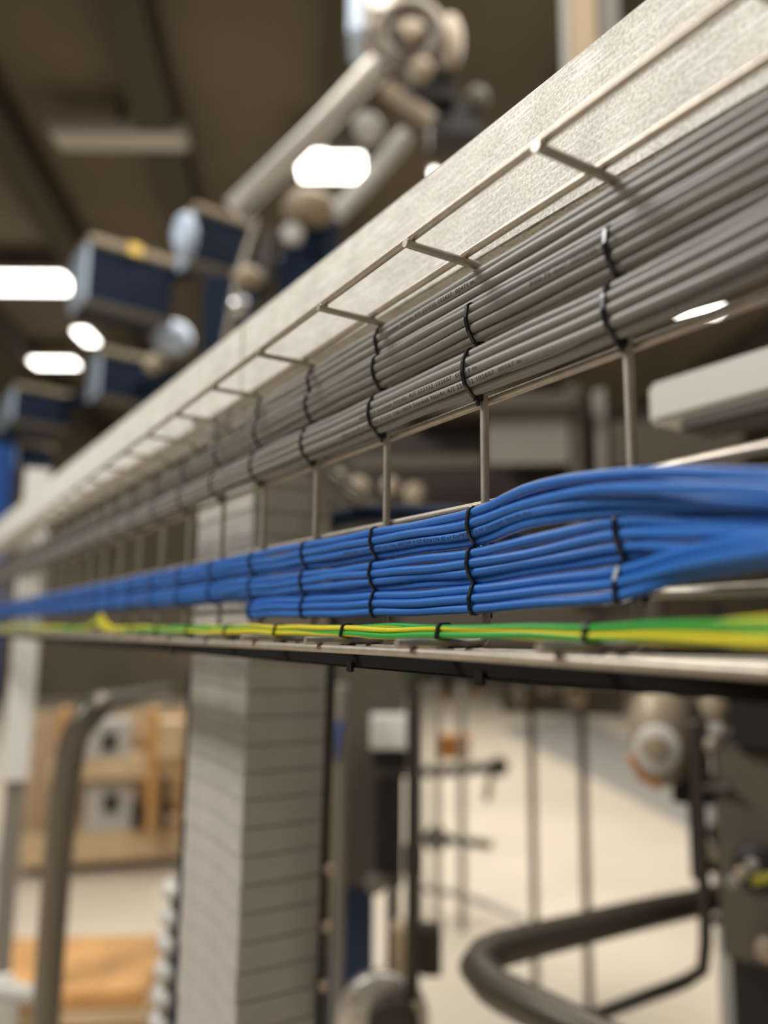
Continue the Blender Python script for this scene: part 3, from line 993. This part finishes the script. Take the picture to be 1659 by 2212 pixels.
# --- row of navy equipment boxes on uprights
def px_of(p):
    c = R.transposed() @ (Vector(p) - EYE)
    return IW / 2 + F * c.x / -c.z
BYAW = YAW + math.radians(37)                     # the boxes stand square to the line, their near ends towards the camera
def navy_box(lab, xe, xc, x1, y0, y1, d, cap=None, tab=False):
    """xe..xc the end face, xc..x1 the long face, y0..y1 the height at their corner, d the corner's distance"""
    lo, hi = at(xc, y1, d), at(xc, y0, d)
    o = empty('equipment_box', lo, lab, 'equipment', 'navy equipment boxes over the line', BYAW)
    ux = Vector((math.cos(BYAW), math.sin(BYAW), 0))
    uy = Vector((-math.sin(BYAW), math.cos(BYAW), 0))
    h = hi.z - lo.z
    def solve(u, px):
        a, b = 0.0, 3.0
        up = px > xc
        for _ in range(40):
            m = (a + b) / 2
            if (px_of(hi + u * m) < px) == up:
                a = m
            else:
                b = m
        return a
    L, D = solve(ux, x1), min(.6, max(.12, solve(uy, xe)))
    t = h * .14
    obj('housing', MB().box((.01, .01, .005), (L, D, h - t), .012), M_NAVY, o)
    obj('top_rail', MB().box((-.005, -.015, h - t), (L + .02, D, h), .010), M_BEIGE, o)
    obj('lower_rail', MB().box((0, -.012, -.03), (L, .06, .005), .006), M_BROWN, o)
    obj('lit_end_face', MB().box((-.015, .004, .0), (.01, D, h - t), .006), M_CAP, o, 'lit box end painted pale blue')  # pale sheet over the box end, painted as lit
    if tab:
        obj('yellow_tab', MB().box((L * .42, -.03, h - t * 1.1), (L * .58, -.014, h + .004), .002), M_BRASS, o, 'brass yellow tab')
    if cap:
        q = Matrix.Rotation(-BYAW, 3, 'Z') @ (at(cap[0], cap[1], d - .02) - lo)
        k = d / F
        prof = [(math.sin(PI * i / 10) ** .8 * cap[2] * k, -math.cos(PI * i / 10) * cap[3] * k) for i in range(11)]
        obj('end_cap', MB().lathe(q, (0, 0, 1), prof, 20), M_CAP, o, 'rounded end cap with its glare painted pale blue')
    return o
navy_box('largest navy box with pale top rail and yellow tab', 152, 184, 372, 492, 645, 4.3, tab=True)
navy_box('navy box with shiny oval cap high beside the largest one', 385, 415, 540, 425, 560, 3.9, (400, 508, 28, 48))
navy_box('navy box partly behind the beam with a bright round cap', 190, 212, 345, 742, 852, 5.1, (372, 730, 42, 36))
navy_box('lower navy box at the photo edge with beige rails', -8, 26, 150, 822, 905, 5.3)
navy_box('smallest navy box lowest in the row, above the beam', 16, 34, 112, 950, 1005, 5.9)
t = Thing('gantry', 'dark navy gantry post and arms carrying the equipment boxes, behind the column', 'gantry', 620, 5.0)
a = t.p(625, 560, 5.0)
obj('post', MB().box((a.x - .08, a.y, t.floor()), (a.x + .08, a.y + .16, a.z)), M_NAVY, t.o)
t.tube('arm', [(640, 575, 4.95), (460, 560, 4.55), (250, 640, 4.85)], .05, M_NAVY, smooth=False)
t.tube('arm', [(640, 740, 4.95), (265, 850, 5.35), (60, 880, 5.75), (0, 990, 6.15)], .05, M_NAVY, smooth=False)
t = Thing('blue_tank', 'bright blue tank at the photo edge below the navy boxes', 'tank', -10, 5.0)
t.box('shell', -120, 940, 24, 1030, M_BLUEP, .4, d=5.0, floor=True, bev=.03)
t.box('lid', -130, 930, 28, 944, M_NAVY, .42, d=4.99)
t = Thing('pipe_cluster', 'dim grey fittings and rods between the navy boxes and the beam', 'fittings', 560, 3.6)
t.tube('rod', [(480, 800), (500, 700), (520, 600), (560, 480)], .03, M_TUBE)
t.tube('rod', [(560, 700), (575, 600), (590, 500)], .035, M_DBROWN)
t.blob('knuckle', 535, 600, 34, 22, M_BEIGE, d=3.5)
t.blob('knuckle', 515, 660, 24, 24, M_ALUB, d=3.5)
t.blob('knuckle', 330, 785, 20, 20, M_BEIGE, d=3.5)
t.box('plate', 440, 590, 560, 780, M_NAVY, .1, d=3.75)
t.post('stand', 500, 760, .05, M_NAVY, d=3.8)

# --- ceiling lamps
def lamp(lab, px, py, length, wid, glow=True, name='ceiling_lamp'):
    d = 8.0
    for _ in range(30):                         # distance at which it hangs just below the ceiling
        z = at(px, py, d).z
        d *= (CEIL - .35 - H) / (z - H)
    p = at(px, py, d)
    o = empty(name, p, lab, 'lamp', 'ceiling lamps', YAW)
    obj('housing', MB().box((-length / 2, -wid / 2, .02), (length / 2, wid / 2, .08), .005), M_LGREY, o)
    obj('diffuser', MB().box((-length / 2 + .02, -wid / 2 + .01, -.02), (length / 2 - .02, wid / 2 - .01, .02), .008), M_LAMP if glow else M_LGREY, o)
    obj('hanger', MB().box((-.02, -.02, .08), (.02, .02, CEIL - .001 - p.z)), BEAMM, o)
lamp('long bright strip lamp at the photo edge beside the largest navy box', 30, 612, 1.4, .5)
lamp('bright strip lamp glaring behind the slanting pipe arm', 715, 360, .62, .42)
lamp('unlit pale strip lamp on the dark ceiling', 258, 302, 1.15, .28, False)
lamp('small bright lamp over the lower navy boxes, broad one', 118, 785, .70, .30)
lamp('small bright round lamp spot above the broad small one', 186, 728, .22, .5)
lamp('tiny lamp glint peeping past the top of the beam', 938, 374, .08, .08)
lamp('bright lamp seen beneath the grey cables at the photo edge', 1512, 672, .55, .22)

# --- tan post near the top
t = Thing('ceiling_post', 'tan and grey square post hanging from ceiling above the beam', 'post', 1280, 3.0, base=H + 1.4)
a = t.p(1262, 100)
top = CEIL - .001 - t.o.location.z
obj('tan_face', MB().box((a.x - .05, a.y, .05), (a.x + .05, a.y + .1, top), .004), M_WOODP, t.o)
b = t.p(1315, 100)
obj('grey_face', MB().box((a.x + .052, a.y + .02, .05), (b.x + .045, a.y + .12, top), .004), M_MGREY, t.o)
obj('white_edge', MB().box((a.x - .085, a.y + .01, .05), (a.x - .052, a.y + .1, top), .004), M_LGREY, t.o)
